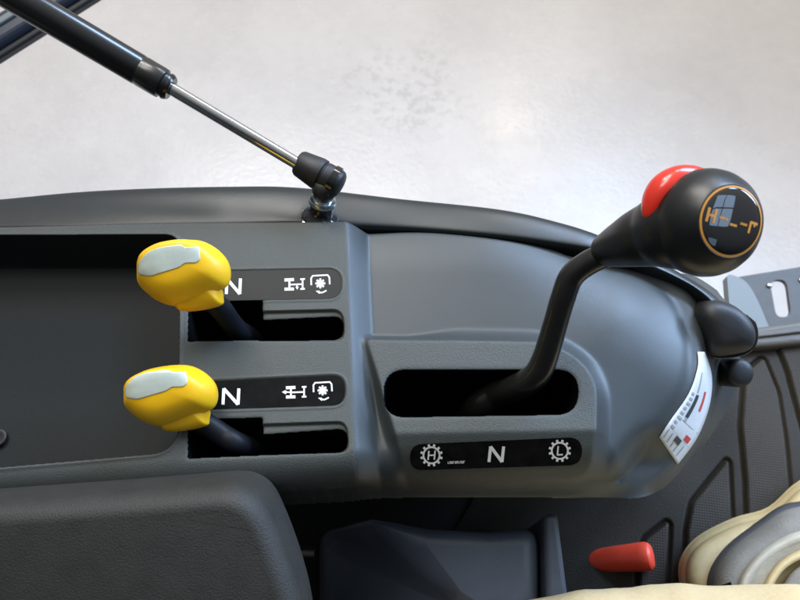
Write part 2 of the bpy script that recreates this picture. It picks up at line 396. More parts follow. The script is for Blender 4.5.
Z = Z - 0.0022*np.clip(-dG/0.001, 0, 1)*np.where(dS > 0, 1, 1)
Z = Z - 0.0008*np.exp(-np.maximum(dS, 0)/0.0009) - 0.055*np.clip(-dS/0.0025, 0, 1)
ZC = Z
def fm(c): return c[:-1, :-1] & c[1:, :-1] & c[:-1, 1:] & c[1:, 1:]
under = DK[2] > 0.0015+np.where(front, 0, .09*np.clip((Y-at(640, 496, -.062).y)/(at(714, 390, -.062).y-at(640, 496, -.062).y), 0, 1)**1.5)   # open below the front lip
inside = (DK[3] < 0.0025) & ~under
cls = np.zeros(X.shape, int)                     # 0 lever panel, 1 cowl, 2 gear plate, 3 tray, 4 slot liner
cls[sd > -0.0068] = 1
cls[(d0 > 0)] = 1
cls[(dP < 0) & (d0 < -0.001)] = 2
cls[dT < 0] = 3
cls[dS < 0.0001] = 4
c4 = cls[:-1, :-1].copy(); c4[~fm(dS > 0)] = 4; ok = fm(inside)
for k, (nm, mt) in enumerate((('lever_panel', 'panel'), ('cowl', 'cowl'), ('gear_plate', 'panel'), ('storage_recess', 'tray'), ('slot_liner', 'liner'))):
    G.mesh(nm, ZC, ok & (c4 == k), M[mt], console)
NC = G.normals(ZC)
def samp(A, x, y):
    fx = min(max((x-G.x0)/G.h, 0), G.nx-1.001); fy = min(max((y-G.y0)/G.h, 0), G.ny-1.001)
    i, j = int(fx), int(fy); u, v = fx-i, fy-j
    return (A[j, i]*(1-u)+A[j, i+1]*u)*(1-v)+(A[j+1, i]*(1-u)+A[j+1, i+1]*u)*v
def hit(px, py, off=0.0002):
    """where the console surface is met at a spot, lifted off it by off"""
    d = ray(px, py); t0 = (0.004-CAM.z)/d.z; t1 = (-0.17-CAM.z)/d.z
    n = 120; lo = t0
    for i in range(1, n+1):
        t = t0+(t1-t0)*i/n; p = CAM+d*t
        if p.z < samp(ZC, p.x, p.y):
            hi = t
            for _ in range(14):
                mid = (lo+hi)/2; p = CAM+d*mid
                if p.z < samp(ZC, p.x, p.y): hi = mid
                else: lo = mid
            break
        lo = t
    p = CAM+d*lo; nn = Vector(samp(NC, p.x, p.y))
    return p+nn.normalized()*off
def poly_on(polys, off):
    parts = [([hit(p[0], p[1], off+4e-6*i) for p in q], [tuple(range(len(q)))]) for i, q in enumerate(polys)]
    return merge(parts)
def stroke(pts, w, closed=False):
    """flat thick line as quads, 2-D"""
    out = []
    P = [np.array(p, float) for p in pts]
    if closed: P.append(P[0])
    for a, b in zip(P[:-1], P[1:]):
        d = (b-a)/max(np.linalg.norm(b-a), 1e-9); n = np.array([-d[1], d[0]])*w/2; e = d*w*0.18
        out.append([tuple(a-e+n), tuple(b+e+n), tuple(b+e-n), tuple(a-e-n)])
    return out
def ring2(cx, cy, r0, r1, n=28):
    out = []
    for k in range(n):
        a, b = 2*math.pi*k/n, 2*math.pi*(k+1)/n
        out.append([(cx+r0*math.cos(a), cy+r0*math.sin(a)), (cx+r1*math.cos(a), cy+r1*math.sin(a)), (cx+r1*math.cos(b), cy+r1*math.sin(b)), (cx+r0*math.cos(b), cy+r0*math.sin(b))])
    return out
def solidify(o, th):
    md = o.modifiers.new('thickness', 'SOLIDIFY'); md.thickness = th; md.offset = 0
def plane_of(outline):
    P = np.array([tuple(hit(*p, 0)) for p in inset(outline, 5)]); c = P.mean(0); n = Vector(np.linalg.svd(P-c)[2][2])
    return Vector(c), (n if n.z > 0 else -n)
def on_plane(pn, px, py, off):
    d = ray(px, py); c, n = pn; t = ((c-CAM).dot(n)+off)/d.dot(n); return CAM+d*t
def strip_plate(name, outline, mt, off=0.0003):
    pn = plane_of(outline); v, f = [on_plane(pn, *p, off) for p in outline], [tuple(range(len(outline)))]
    o = from_py(name, v, f, M[mt], console, smooth=False); PLN[o.name] = pn; return o
PLN = {}
def inset(poly, k):
    c = np.mean(np.array(poly), 0); out = []
    P = np.array(poly); n = len(P)
    for i in range(n):
        e = P[(i+1) % n]-P[i-1]; e = e/max(np.linalg.norm(e), 1e-9); nn = np.array([-e[1], e[0]])
        if np.dot(nn, c-P[i]) < 0: nn = -nn
        out.append(tuple(P[i]+nn*k))
    return out
s1 = strip_plate('symbol_strip', inset(ST1, 0.9), 'strip_hazed'); s1['label'] = 'upper symbol strip beside the rear yellow lever, haze of light painted grey'
s2 = strip_plate('symbol_strip', inset(ST2, 0.9), 'strip_black'); s2['label'] = 'lower black symbol strip beside the near yellow lever'
s3 = strip_plate('symbol_strip', ST3, 'strip_black', 0.0004); s3['label'] = 'black strip with H, N and L under the gear slot'
def marks(name, polys, parent, mt='white', off=0.0005):
    pn = PLN[parent.name]; v, f = merge([([on_plane(pn, *p, off+3e-6*i) for p in q], [tuple(range(len(q)))]) for i, q in enumerate(polys)])
    return from_py(name, v, f, M[mt], parent, smooth=False)
def sh(pts, dx, dy, s=1.0): return [(dx+p[0]*s, dy+p[1]*s) for p in pts]
def Nglyph(x, y, w, h, t, sl=0.0):
    return (stroke([(x+sl, y), (x, y+h)], t)+stroke([(x+w+sl, y), (x+w, y+h)], t)+stroke([(x+sl+t*0.1, y), (x+w-t*0.1, y+h)], t*1.05))
marks('letter', Nglyph(226.3, 279, 13.5, 14.5, 3.0, 0.6), s1)
marks('letter', Nglyph(223, 389, 15, 15, 3.1, 0.8), s2)
marks('letter', Nglyph(489, 447, 13, 14.5, 3.0, 1.6), s3, off=0.0006)
def drive_icon(x, y, arrow):
    p = []
    p += stroke([(x, y-4.6), (x+8.4, y-5.0)], 3.0)+stroke([(x, y+4.6), (x+8.4, y+4.4)], 3.0)
    p += stroke([(x+4.4, y-4.6), (x+4.4, y+4.6)], 1.8)+stroke([(x+4.4, y+0.1), (x+17.5, y-0.5)], 1.5)
    p += stroke([(x+15.6, y-5.4), (x+19.6, y-5.6)], 1.7)+stroke([(x+15.6, y+4.4), (x+19.6, y+4.2)], 1.7)+stroke([(x+17.6, y-5.2), (x+17.6, y+4.2)], 1.6)
    if arrow == 'side':
        p += [[(x-4.6, y-0.4), (x-1.2, y-2.2), (x+1.4, y-0.5), (x-1.0, y+1.8)]]+stroke([(x-1, y-0.4), (x+4, y-0.2)], 1.2)
    else:
        p += stroke([(x+12, y), (x+12, y+2.6)], 1.2)+[[(x+10.4, y+2.2), (x+13.8, y+2.0), (x+12.2, y+5.2)]]
    return p
def pto_icon(x, y):
    p = stroke([(x-9, y+1.5), (x-9.2, y-5.2), (x-7.6, y-7.6), (x+7.2, y-8.4), (x+9, y-6.2), (x+9.4, y+0.6)], 1.5)
    for k in range(4):
        a = k*math.pi/4; p += stroke([(x-4.6*math.cos(a), y-4.6*math.sin(a)), (x+4.6*math.cos(a), y+4.6*math.sin(a))], 2.0)
    p += ring2(x, y, 0, 3.2, 12)
    p += stroke([(x-1.5, y+9.1), (x+2, y+9.2), (x+6, y+7.2)], 1.4)+[[(x-4.6, y+7.4), (x-0.6, y+7.2), (x-0.8, y+10.6)]]
    return p
marks('drive_symbol', drive_icon(285, 284.6, 'down'), s1); marks('shaft_symbol', pto_icon(320.3, 283.4), s1)
marks('drive_symbol', drive_icon(286.5, 392.4, 'side'), s2); marks('shaft_symbol', pto_icon(322.6, 390.4), s2)
def gear_icon(x, y, ch):
    p = ring2(x, y, 7.2, 9.0)
    for k in range(12):
        a = 2*math.pi*(k+.5)/12; c, s = math.cos(a), math.sin(a); p += stroke([(x+8.8*c, y+8.8*s), (x+10.8*c, y+10.8*s)], 2.3)
    if ch == 'H': p += stroke([(x-2.6, y-4.2), (x-3.4, y+4.4)], 1.5)+stroke([(x+3.6, y-4.5), (x+2.8, y+4.1)], 1.5)+stroke([(x-3, y+.1), (x+3.2, y-.2)], 1.4)
    else: p += stroke([(x-1.6, y-4.4), (x-2.4, y+4.1), (x+2.8, y+3.8)], 1.5)
    return p
marks('gear_symbol', gear_icon(431.5, 455.3, 'H'), s3, off=0.0006); marks('gear_symbol', gear_icon(559.8, 450.8, 'L'), s3, off=0.0006)
small = []                                          # part number: a row of tiny characters
for k in range(10):
    x = 448+k*1.75; y = 462.6-k*0.06
    small += stroke([(x, y-1.1), (x, y+1.1)], 0.5)+(stroke([(x, y-1), (x+1, y-1)], 0.5) if k % 2 else stroke([(x, y+1), (x+1.0, y+1)], 0.5))+(stroke([(x+1, y-1.1), (x+1, y+1.1)], 0.5) if k % 3 else [])
marks('part_number', small, s3, off=0.0006)
sp = []
for (x, y, r) in ((466, 459, .5), (468, 461.5, .6), (491, 464, .8), (459, 466, .5), (577, 449, .5), (577.6, 449.6, .5)):
    sp += ring2(x, y, 0, r, 7)

# warning label following the outer flank
def pl(pts, s):
    L = [0]
    for a, b in zip(pts[:-1], pts[1:]): L.append(L[-1]+math.hypot(b[0]-a[0], b[1]-a[1]))
    q = s*L[-1]
    for i in range(len(pts)-1):
        if q <= L[i+1] or i == len(pts)-2:
            u = (q-L[i])/(L[i+1]-L[i]); return (pts[i][0]+(pts[i+1][0]-pts[i][0])*u, pts[i][1]+(pts[i+1][1]-pts[i][1])*u)
INN = catmull([(697, 352), (697, 368), (688, 394), (670, 420), (659, 437)], 6); OUT = catmull([(704, 352), (711, 376), (708.5, 406), (696, 438), (677, 464)], 6)
def stk(s, t):
    a = pl(INN, s); b = pl(OUT, s); return (a[0]+(b[0]-a[0])*t, a[1]+(b[1]-a[1])*t)
def stk_patch(name, s0, s1_, t0, t1, mt, parent, off, ns=4, ntt=3):
    vs = [hit(*stk(s0+(s1_-s0)*i/ns, t0+(t1-t0)*j/ntt), off) for i in range(ns+1) for j in range(ntt+1)]
    fs = [(i*(ntt+1)+j, i*(ntt+1)+j+1, (i+1)*(ntt+1)+j+1, (i+1)*(ntt+1)+j) for i in range(ns) for j in range(ntt)]
    return vs, fs
v, f = stk_patch('', 0, 1, 0, 1, '', None, 0.0005, 40, 10)
stick = from_py('warning_label', v, f, M['sticker'], console); solidify(stick, 0.0003); stick['label'] = 'curved white warning label with small red and dark print'
def pm(name, rects, mt):
    v, f = merge([stk_patch('', *r, mt, None, 0.0009, 6, 3) for r in rects]); from_py(name, v, f, M[mt], stick)
pm('red_print', [(0.36, 0.54, 0.62, 0.70), (0.775, 0.825, 0.66, 0.84)], 'print_red')
pm('dark_print', [(0.42, 0.66, 0.30, 0.42), (0.845, 0.90, 0.42, 0.64)], 'print_dark')
gr = []
for k in range(8): gr.append((0.42+k*0.055, 0.445+k*0.055, 0.10, 0.11+0.02*(k % 3)+0.1))
for k in range(5): gr.append((0.86+0.0*k, 0.965, 0.10+0.17*k, 0.125+0.17*k))
gr += [(0.70, 0.705, 0.1, 0.95), (0.84, 0.842, 0.08, 0.95), (0.2, 0.40, 0.30, 0.36), (0.66, 0.70, 0.34, 0.42)]
pm('grey_print', gr, 'print_grey')
# small plug in the recess
pc = at(-2, 438, -0.040); v, f = lathe(pc, Vector((0, 0, 1)), [(0, .006), (0.001, .006), (.0015, .005), (.0004, .003)], 24)
from_py('screw_plug', v, f, M['rubber'], console)

# black cover at the outer corner with its rim, and the round plug under it
cc = dep(722, 330, .486)
def blob(outl, c, wprof, n=5):
    """loft closed outline (px) about a centre point through (w offset, scale, dx, dy) rings along W"""
    dpt = (c-CAM).dot(FW); P = [(dep(x, y, dpt)-c) for x, y in outl]
    vs, fs = [], []; m = len(P)
    for (w, s, dx, dy) in wprof:
        for p in P: vs.append(c + p*s + W*w + U*dx + V*dy)
    for i in range(len(wprof)-1):
        for k in range(m):
            fs.append((i*m+k, i*m+(k+1) % m, (i+1)*m+(k+1) % m, (i+1)*m+k))
    fs.append(tuple(range(m))); fs.append(tuple((len(wprof)-1)*m+k for k in range(m)))
    return vs, fs
def closed(pts, n=4):
    P = [pts[-2], pts[-1]]+list(pts)+[pts[0], pts[1]]
    return catmull(P, n)[2*n:-2*n-1][:len(pts)*n]
def sph(w0, w1, n, dx=0, dy=0, p=0.5):
    out = []
    for i in range(n+1):
        t = math.pi/2*i/n; out.append((w0+(w1-w0)*math.sin(t), max(0.05, math.cos(t)**p), dx*i/n, dy*i/n))
    return out
cap = closed([(693, 316), (700, 302), (716, 300), (734, 307), (747, 320), (753, 334), (750, 348), (736, 354), (714, 356), (700, 348)], 4)
v, f = blob(cap, cc, [(-.05, .96, 0, 0)]+sph(0.0, .016, 9, -.002, .002, .55))
from_py('pivot_cover', v, f, M['rubber'], console)
rim = closed([(690, 350), (700, 356), (722, 359), (745, 355), (757, 343), (757, 326), (748, 315), (720, 306), (700, 310)], 4)
v, f = blob(rim, dep(724, 334, .494), [(-.04, .97, 0, 0), (-.002, 1, 0, 0), (0.001, .985, 0, 0), (.0015, .95, 0, 0)])
from_py('cover_rim', v, f, M['black_gloss'], console)
v, f = lathe(dep(740, 373, .505), W+Vector((.2, 0, .2)), [(-.03, .0105), (-.001, .0105), (0.0015, .0098), (.0028, .0078), (.0036, .004), (.0038, .0005)], 40)
from_py('round_plug', v, f, M['rubber'], console)

# ------------------------------------------------------------ fender band behind the console
fen = thing('fender', (0, 0.06, -0.3), 'glossy dark fender edge curving behind the console, above the pale concrete', 'fender')
OUTE = [(-260, 226), (-80, 213), (0, 209), (80, 201), (150, 197), (230, 195), (300, 196), (400, 201), (500, 212), (560, 226), (600, 240), (650, 258), (690, 276), (714, 291), (732, 308)]
INE = [(-260, 243), (-80, 233), (0, 229), (80, 228), (150, 226), (230, 225), (300, 224), (400, 228), (500, 236), (560, 244), (600, 251), (645, 264.5), (684, 282), (706, 297), (722, 315)]
oc = catmull([tuple(at(p[0], p[1], -0.030)) for p in OUTE], 8); ic = catmull([tuple(at(p[0], p[1], -0.0165-0.0105*max(0, min(1, (p[0]-600)/90)) if p[0] > 340 else -0.0075)) for p in INE], 8)
vs, fs = [], []; prof = []
# section: a small step off the console, a shallow trough, then a swelling shoulder that turns over and drops
sec = [(-.10, -.030), (-.02, -.006), (0.0, 0.0), (.12, .0006), (.30, .0008), (.50, .0008), (.70, .0004), (.84, -.0006), (.93, -.003), (.98, -.008), (1.0, -.014), (1.015, -.03), (1.02, -.10), (1.02, -.30)]
for o_, i_ in zip(oc, ic):
    o_ = Vector(o_); i_ = Vector(i_); zi = i_.z
    for s, dz in sec:
        p = i_.lerp(o_, s); p.z = zi + dz - 0.004*max(0, min(1, s)); vs.append(p)
n = len(sec)
for i in range(len(oc)-1):
    for k in range(n-1): fs.append((i*n+k, i*n+k+1, (i+1)*n+k+1, (i+1)*n+k))
o = from_py('fender_skin', vs, fs, M['fender'], fen); md = o.modifiers.new('sub', 'SUBSURF'); md.levels = 2; md.render_levels = 2
# grey flange low at the end of the fender
v, f = [], []
fl = closed([(727, 276), (738, 277), (748, 284), (757, 299), (766, 320), (768, 332), (742, 336), (734, 318), (728, 296)], 4)
pb = [at(x, y, -0.30) for x, y in fl]; m_ = len(pb)
v = [p.copy() for p in pb]+[p+Vector((0, 0, -.012)) for p in pb]; f = [tuple(range(m_)), tuple(range(m_, 2*m_))]+[(k, (k+1) % m_, m_+(k+1) % m_, m_+k) for k in range(m_)]
o = from_py('end_flange', v, f, M['grey_metal'], fen, auto=40)

# ------------------------------------------------------------ gas strut
gs = thing('gas_strut', at(320, 215, -0.005), 'black gas strut with steel rod, its ball joint bolted behind the console', 'gas strut')
E0 = dep(318, 176, .468); E1 = dep(170, 88, .452); E2 = dep(-160, -106, .42)
ax = (E2-E0).normalized()
rod_r = .0042
v, f = lathe(E0, (E1-E0), [(0, rod_r), ((E1-E0).length+.01, rod_r)], 32); from_py('rod', v, f, M['chrome'], gs, auto=40)
L1 = (E2-E1).length; r = .0100
prof = [(-.001, .0055), (-.001, .0075), (.0005, .0086), (.0022, .0090), (.0028, .0083), (.0045, .0084), (.0052, .0098), (.0075, r), (.020, r), (.0206, r*.965), (.0214, r*.965), (.022, r), (L1, r*1.02)]
v, f = lathe(E1, (E2-E1), prof, 56); from_py('cylinder', v, f, M['black_paint'], gs, auto=50)
# ball socket: tapered sleeve on the rod, then a wider barrel with a clip, sitting over the stud
soc_axis = (dep(300, 165, .470)-dep(340, 187, .468)).normalized()
S0 = dep(341, 186, .468)
Ls = (dep(298, 163, .470)-S0).length
v, f = lathe(S0, soc_axis, [(-.001, .003), (0, .0075), (.0012, .0092), (.004, .0101), (.013, .0102), (.0138, .0094), (.0144, .0094), (.0152, .0108), (.018, .0110), (Ls-.0015, .0090), (Ls, .0080), (Ls, .003)], 44)
soc = from_py('ball_socket', v, f, M['rubber'], gs, auto=40)
stud_c = dep(325, 186, .468); stud_b = at(320, 218, -0.008)
sax = (stud_c-stud_b).normalized()
v, f = lathe(stud_c, -sax, [(-.004, .008), (.004, .0085), (.0085, .0068), (.012, .0062)], 32); from_py('socket_neck', v, f, M['rubber'], soc)
clip_c = dep(334, 180, .458)
xx, yy, aa = frame(soc_axis)
vs, fs = [], []                                       # spring clip: an arc band hugging the barrel
for k in range(19):
    a_ = R(-75+150*k/18); dd = (W*math.cos(a_)+soc_axis.cross(W).normalized()*math.sin(a_))
    for hh, rr_ in ((.0035, .0104), (.0035, .0112), (.0080, .0112), (.0080, .0104)): vs.append(S0+soc_axis*hh+dd*rr_)
for k in range(18):
    for j in range(4): fs.append((k*4+j, k*4+(j+1) % 4, (k+1)*4+(j+1) % 4, (k+1)*4+j))
fs += [(0, 1, 2, 3), (72, 73, 74, 75)]
from_py('spring_clip', vs, fs, M['black_gloss'], soc, auto=35)
Lb = (stud_c-stud_b).length
v, f = lathe(stud_b, sax, [(Lb*.45, .0086), (Lb*.47, .0094), (Lb*.56, .0096), (Lb*.60, .0090), (Lb*.60, .0068), (Lb*.72, .0064)], 36); from_py('washer', v, f, M['zinc'], gs, auto=35)
v, f = lathe(stud_b, sax, [(-.006, .0128), (.001, .0128), (.0024, .0118), (.004, .0092), (.008, .0080), (.0120, .0078), (Lb*.44, .0074)], 44); from_py('stud_base', v, f, M['black_gloss'], gs, auto=50)
v, f = lathe(stud_b+sax*-.002, sax, [(-.004, .0142), (.0018, .0142), (.0024, .0132)], 6); from_py('lock_nut', v, f, M['zinc'], gs, smooth=False)

# ------------------------------------------------------------ door frame tube behind the strut
fr = thing('door_frame', dep(0, 40, .75), 'dark blue-black cab frame tube crossing behind the gas strut, top left', 'frame')
A = dep(-120, 110, .74); B = dep(180, -78, .78)
def box_bar(A, B, w, h, name, mt, parent, up=W, ox=0, oy=0, bev=.002):
    a = (B-A).normalized(); s = a.cross(up).normalized(); u = s.cross(a)
    vs = [P+s*(ox+sx*w)+u*(oy+sy*h) for P in (A, B) for sx, sy in ((-1, -1), (1, -1), (1, 1), (-1, 1))]
    o = from_py(name, vs, [(0, 1, 2, 3), (4, 5, 6, 7), (0, 1, 5, 4), (1, 2, 6, 5), (2, 3, 7, 6), (3, 0, 4, 7)], M[mt], parent, smooth=False)
    md = o.modifiers.new('bevel', 'BEVEL'); md.width = bev; md.segments = 4; return o
box_bar(A, B, .0165, .012, 'frame_tube', 'window_trim', fr, bev=.008)
box_bar(A, B, .004, .006, 'rubber_seal', 'rubber', fr, ox=.021, bev=.003)
box_bar(A, B, .0035, .004, 'trim_strip', 'grey_metal', fr, ox=-.004, oy=.011, bev=.0015)

# ------------------------------------------------------------ yellow levers
def ydep(pts, ox, oy, s=1.0): return pts
def yellow_lever(cx, cy, D, bx, by, label, squash=1.0):
    base = at(bx, by, -0.008)
    t = thing('yellow_lever', base, label, 'lever', 'yellow levers on the side console')
    c = dep(cx, cy, D)
    k = 1/5.714
    def loc(pts, o=(360, 255)): return [(cx+(x-o[0])*k, cy+(y-o[1])*k*squash) for x, y in pts]
    main = closed(loc([(97, 225), (100, 180), (124, 142), (172, 108), (235, 80), (310, 63), (390, 54), (470, 62), (548, 104), (606, 168), (626, 240), (612, 310), (560, 345), (470, 385), (380, 420), (300, 432), (215, 405), (150, 358), (108, 312), (97, 272)]), 8)
    rings = [(-.020, .30, .004, -.004), (-.019, .62, .002, -.002), (-.015, .82, .001, -.001), (-.009, .95, 0, 0), (-.002, 1.0, 0, 0), (.0025, .97, 0, .0004), (.0072, .885, -.0003, .0018), (.0112, .78, -.0009, .0038), (.0138, .63, -.0015, .0056), (.0149, .40, -.0020, .0070), (.0152, .12, -.0022, .0078)]
    rq = catmull(rings, 4)
    v, f = blob(main, c, rq)
    me_o = from_py('grip', v, f, M['yellow'], t)
    bvh = BVHTree.FromPolygons([tuple(p) for p in v], f)
    # collar under the grip
    col_ = closed(loc([(300, 400), (420, 385), (540, 335), (572, 345), (580, 400), (572, 432), (480, 458), (370, 468), (310, 450)]), 3)
    v, f = blob(col_, c-W*.004, [(-.016, .8, .001, -.001), (-.010, .96, 0, 0), (-.003, 1, 0, 0), (.004, .97, 0, .0005), (.008, .86, 0, .002), (.010, .6, 0, .004)])
    o = from_py('collar', v, f, M['yellow'], me_o); o.modifiers.new('sub', 'SUBSURF').render_levels = 1
    # pale insert, laid into the upper face
    ip = [(104, 252, 14), (102, 188, 30), (150, 128, 30), (220, 98, 40), (345, 80, 16), (374, 97, 8), (454, 92, 12), (460, 168, 12), (438, 184, 8), (376, 185, 10), (336, 212, 14), (168, 264, 20)]
    ins0 = [loc([p[:2]])[0] for p in rnd(ip, n=6)]; ins = []
    for a_, b_2 in zip(ins0, ins0[1:]+ins0[:1]):
        n_ = max(1, int(math.hypot(b_2[0]-a_[0], b_2[1]-a_[1])/1.5)); ins += [(a_[0]+(b_2[0]-a_[0])*i_/n_, a_[1]+(b_2[1]-a_[1])*i_/n_) for i_ in range(n_)]
    icx = sum(p[0] for p in ins)/len(ins); icy = sum(p[1] for p in ins)/len(ins)
    vs, fs = [], []; m = len(ins); lv = [(1.015, -.0012), (1.0, .0001), (.975, .0004)]+[(.95-.05*i_, .00045) for i_ in range(19)]
    for s, off in lv:
        for (x, y) in ins:
            px, py = icx+(x-icx)*s, icy+(y-icy)*s
            d = ray(px, py).normalized(); h = bvh.ray_cast(CAM, d)
            p = h[0] if h[0] is not None else c + (dep(px, py, D)-c)
            nn = h[1] if h[0] is not None else W
            if nn.dot(W) < 0: nn = -nn
            vs.append(p + nn*off)
    for i in range(len(lv)-1):
        for q in range(m): fs.append((i*m+q, i*m+(q+1) % m, (i+1)*m+(q+1) % m, (i+1)*m+q))
    fs.append(tuple((len(lv)-1)*m+q for q in range(m)))
    from_py('pale_insert', vs, fs, M['clear'], me_o)
    # stalk from the grip down through the slot
    s0 = dep(cx+24, cy+20, D+.012)
    v, f = tube([s0, s0.lerp(base, .35)+U*.001, s0.lerp(base, .7), base, base+Vector((.006, 0, -.016)), base+Vector((.008, 0, -.045))], [.0072, .0070, .0068, .0068, .0068, .0068], 24, 8)
    from_py('stalk', v, f, M['stalk'], t)
    return t
yellow_lever(183, 275, .405, 238, 330, 'yellow lever in the upper slot, farther from the seat, pale window in its grip')
yellow_lever(170, 398, .405, 236, 443, 'yellow lever in the lower slot, nearer the black armrest', .93)

# ------------------------------------------------------------ gear lever
gl = thing('gear_lever', at(500, 395, -.03), 'bent black gear lever with ball knob, red thumb button and gold-ringed pattern disc', 'lever')
KD = .342; KC = dep(705, 223, KD); px2m = KD/F
v, f = tube([at(484, 398, -.020)+Vector((-.006, 0, -.050)), at(484, 398, -.020)+Vector((-.002, 0, -.020)), dep(496, 394, .452), dep(516, 388, .438), dep(535, 376, .426), dep(545, 358, .420), dep(555, 325, .412), dep(563, 298, .406), dep(572, 276, .402), dep(590, 262, .397), dep(612, 253, .390), dep(640, 243, .375)],
            [.0095, .0095, .0092, .0087, .0082, .0078, .0073, .0073, .0073, .0072, .0072, .0072], 32, 10)
from_py('stalk', v, f, M['black_paint'], gl)
# neck: from the stalk to the ball
nk = [(599, 252, .396, 9), (602, 251, .394, 16.5), (612, 248, .387, 21.5), (626, 243, .377, 26.5), (640, 238, .368, 31), (654, 234, .361, 35), (672, 229, .352, 42), (692, 225, .346, 46)]
v, f = tube([dep(a, b, d) for a, b, d, r_ in nk], [r_*px2m*1.02 for a, b, d, r_ in nk], 48, 8)
knob = from_py('knob', *lathe(KC, (W*.975+U*.215+V*-.07), [(h*px2m, r_*px2m) for h, r_ in
      [(-52, 2), (-50, 14), (-44, 27), (-34, 40), (-22, 48), (-10, 52.5), (0, 54), (8, 53.5), (16, 51.5), (24, 47.5), (31, 42), (36, 37.5), (38.2, 35.2), (38.6, 34.6), (38.0, 34.0), (37.6, 33.6)]], 96), M['black_satin'], gl)
from_py('knob_neck', v, f, M['black_satin'], knob)
KA = (W*.975+U*.215+V*-.07).normalized()
# seam ring between neck and ball
from_py('pattern_disc', *lathe(KC, KA, [(36.5*px2m, 33.5*px2m), (38.0*px2m, 33.4*px2m), (39.2*px2m, 30*px2m), (40.6*px2m, 22*px2m), (41.4*px2m, 12*px2m), (41.7*px2m, 3*px2m)], 96), M['face'], knob)
disc_prof = [(33.4, 38.0), (30, 39.2), (22, 40.6), (12, 41.4), (0, 41.8)]
def disc_h(r_):
    for (ra, ha), (rb, hb) in zip(disc_prof[:-1], disc_prof[1:]):
        if rb <= r_ <= ra: return ha+(hb-ha)*(ra-r_)/(ra-rb)
    return 38.0
dx = (U - KA*U.dot(KA)).normalized(); dy = KA.cross(dx).normalized()
def on_disc(x, y, lift=.35):
    r_ = math.hypot(x, y); return KC + KA*((disc_h(r_)+lift)*px2m) + dx*(x*px2m) + dy*(y*px2m)
parts = []
for q in ring2(0, 0, 31.8, 33.9, 96): parts.append(([on_disc(*p, .45) for p in q], [(0, 1, 2, 3)]))
v, f = merge(parts); from_py('gold_ring', v, f, M['gold'], knob)
# shift pattern: H, a stepped dash line, and L; the row runs down to the right like the photo
rot = R(-14); cr, sr = math.cos(rot), math.sin(rot)
def pr(x, y): return (x*cr-y*sr, x*sr+y*cr)
sym = []
for st, w in (([(-27, 6), (-27, -6.5)], 2.6), ([(-20, 6), (-20, -6.5)], 2.6), ([(-27, -.3), (-20, -.3)], 2.6), ([(-15, 0), (-7, 0)], 2.2), ([(-3, -3.5), (4, -3.5)], 2.2), ([(8, 0), (15, 0)], 2.2), ([(19, -6), (19, 4), (27, 4)], 2.6), ([(24, 4), (24, 1)], 2.2)):
    for a, b in zip(st[:-1], st[1:]):
        n_ = 6; sub = [(a[0]+(b[0]-a[0])*i/n_, a[1]+(b[1]-a[1])*i/n_) for i in range(n_+1)]
        for q in stroke(sub, w): sym.append([pr(*p) for p in q])
v, f = merge([([on_disc(*p, .5) for p in q], [(0, 1, 2, 3)]) for q in sym]); from_py('shift_pattern', v, f, M['gold'], knob)
# red thumb button
rb = [(652, 222, 5.0), (651.5, 213, 9.6), (656.5, 200, 14.0), (665.5, 188.5, 16.0), (678, 179.5, 14.0), (692, 174.5, 9.5), (706, 172.5, 3.5)]
v, f = tube([dep(a, b, KD+.001) for a, b, r_ in rb], [r_*px2m*1.02 for a, b, r_ in rb], 32, 8, flat=1.05, fdir=W)
from_py('thumb_button', v, f, M['red'], knob)
# black housing shoulder that frames the button
sb = [(661, 230, 7), (667, 216, 9), (675, 202, 10.5), (685, 191, 11), (697, 183, 9), (707, 179, 6)]
v, f = tube([dep(a, b, KD-.002) for a, b, r_ in sb], [r_*px2m for a, b, r_ in sb], 32, 8, flat=1.3, fdir=W)
from_py('button_surround', v, f, M['black_satin'], knob)

# ------------------------------------------------------------ armrest
ar = thing('driver_seat', (-.15, -.35, -.28), 'driver seat in textured dark vinyl, its rounded armrest in front of the console', 'seat')
AO = rnd([(-260, 527, 0), (120, 499, 60), (250, 488, 40), (282, 556, 60), (306, 640, 60), (306, 760, 40), (-260, 760, 0)], n=12)
AD = .355
rg = [(-.045, -14, 0), (-.030, -3, 0), (-.018, 0, 0)]
def arm_ring(ins_, w): 
    return [dep(x, y, AD)+W*w for x, y in inset_p(AO, ins_)]
def inset_p(poly, k):
    P = np.array(poly); n = len(P); out = []
    for i in range(n):
        e = P[(i+1) % n]-P[i-1]; e = e/max(np.linalg.norm(e), 1e-9); nn = np.array([-e[1], e[0]])
        out.append(tuple(P[i]+nn*k))
    return out
vs, fs = [], []; m = len(AO); lv = [(6, -.055), (1, -.045), (0, -.030), (0, -.016)]
for k in range(1, 9):
    a_ = math.pi/2*k/8; lv.append((21*(1-math.cos(a_)), -.016+.014*math.sin(a_)))
for ins_, w in lv: vs += arm_ring(ins_, w)
for i in range(len(lv)-1):
    for k in range(m): fs.append((i*m+k, i*m+(k+1) % m, (i+1)*m+(k+1) % m, (i+1)*m+k))
fs.append(tuple(range(m))); fs.append(tuple((len(lv)-1)*m+k for k in range(m)))
from_py('armrest_pad', vs, fs, M['foam'], ar, auto=60)
v, f = lathe(dep(309, 552, .50), U*-1, [(-.004, .003), (-.004, .004), (.05, .004)], 16); from_py('hinge_pin', v, f, M['black_satin'], ar)
v, f = tube([dep(200, 600, .47), dep(180, 660, .52), dep(170, 700, .6)], [.018, .02, .02], 24); from_py('support_bracket', v, f, M['black_satin'], ar)

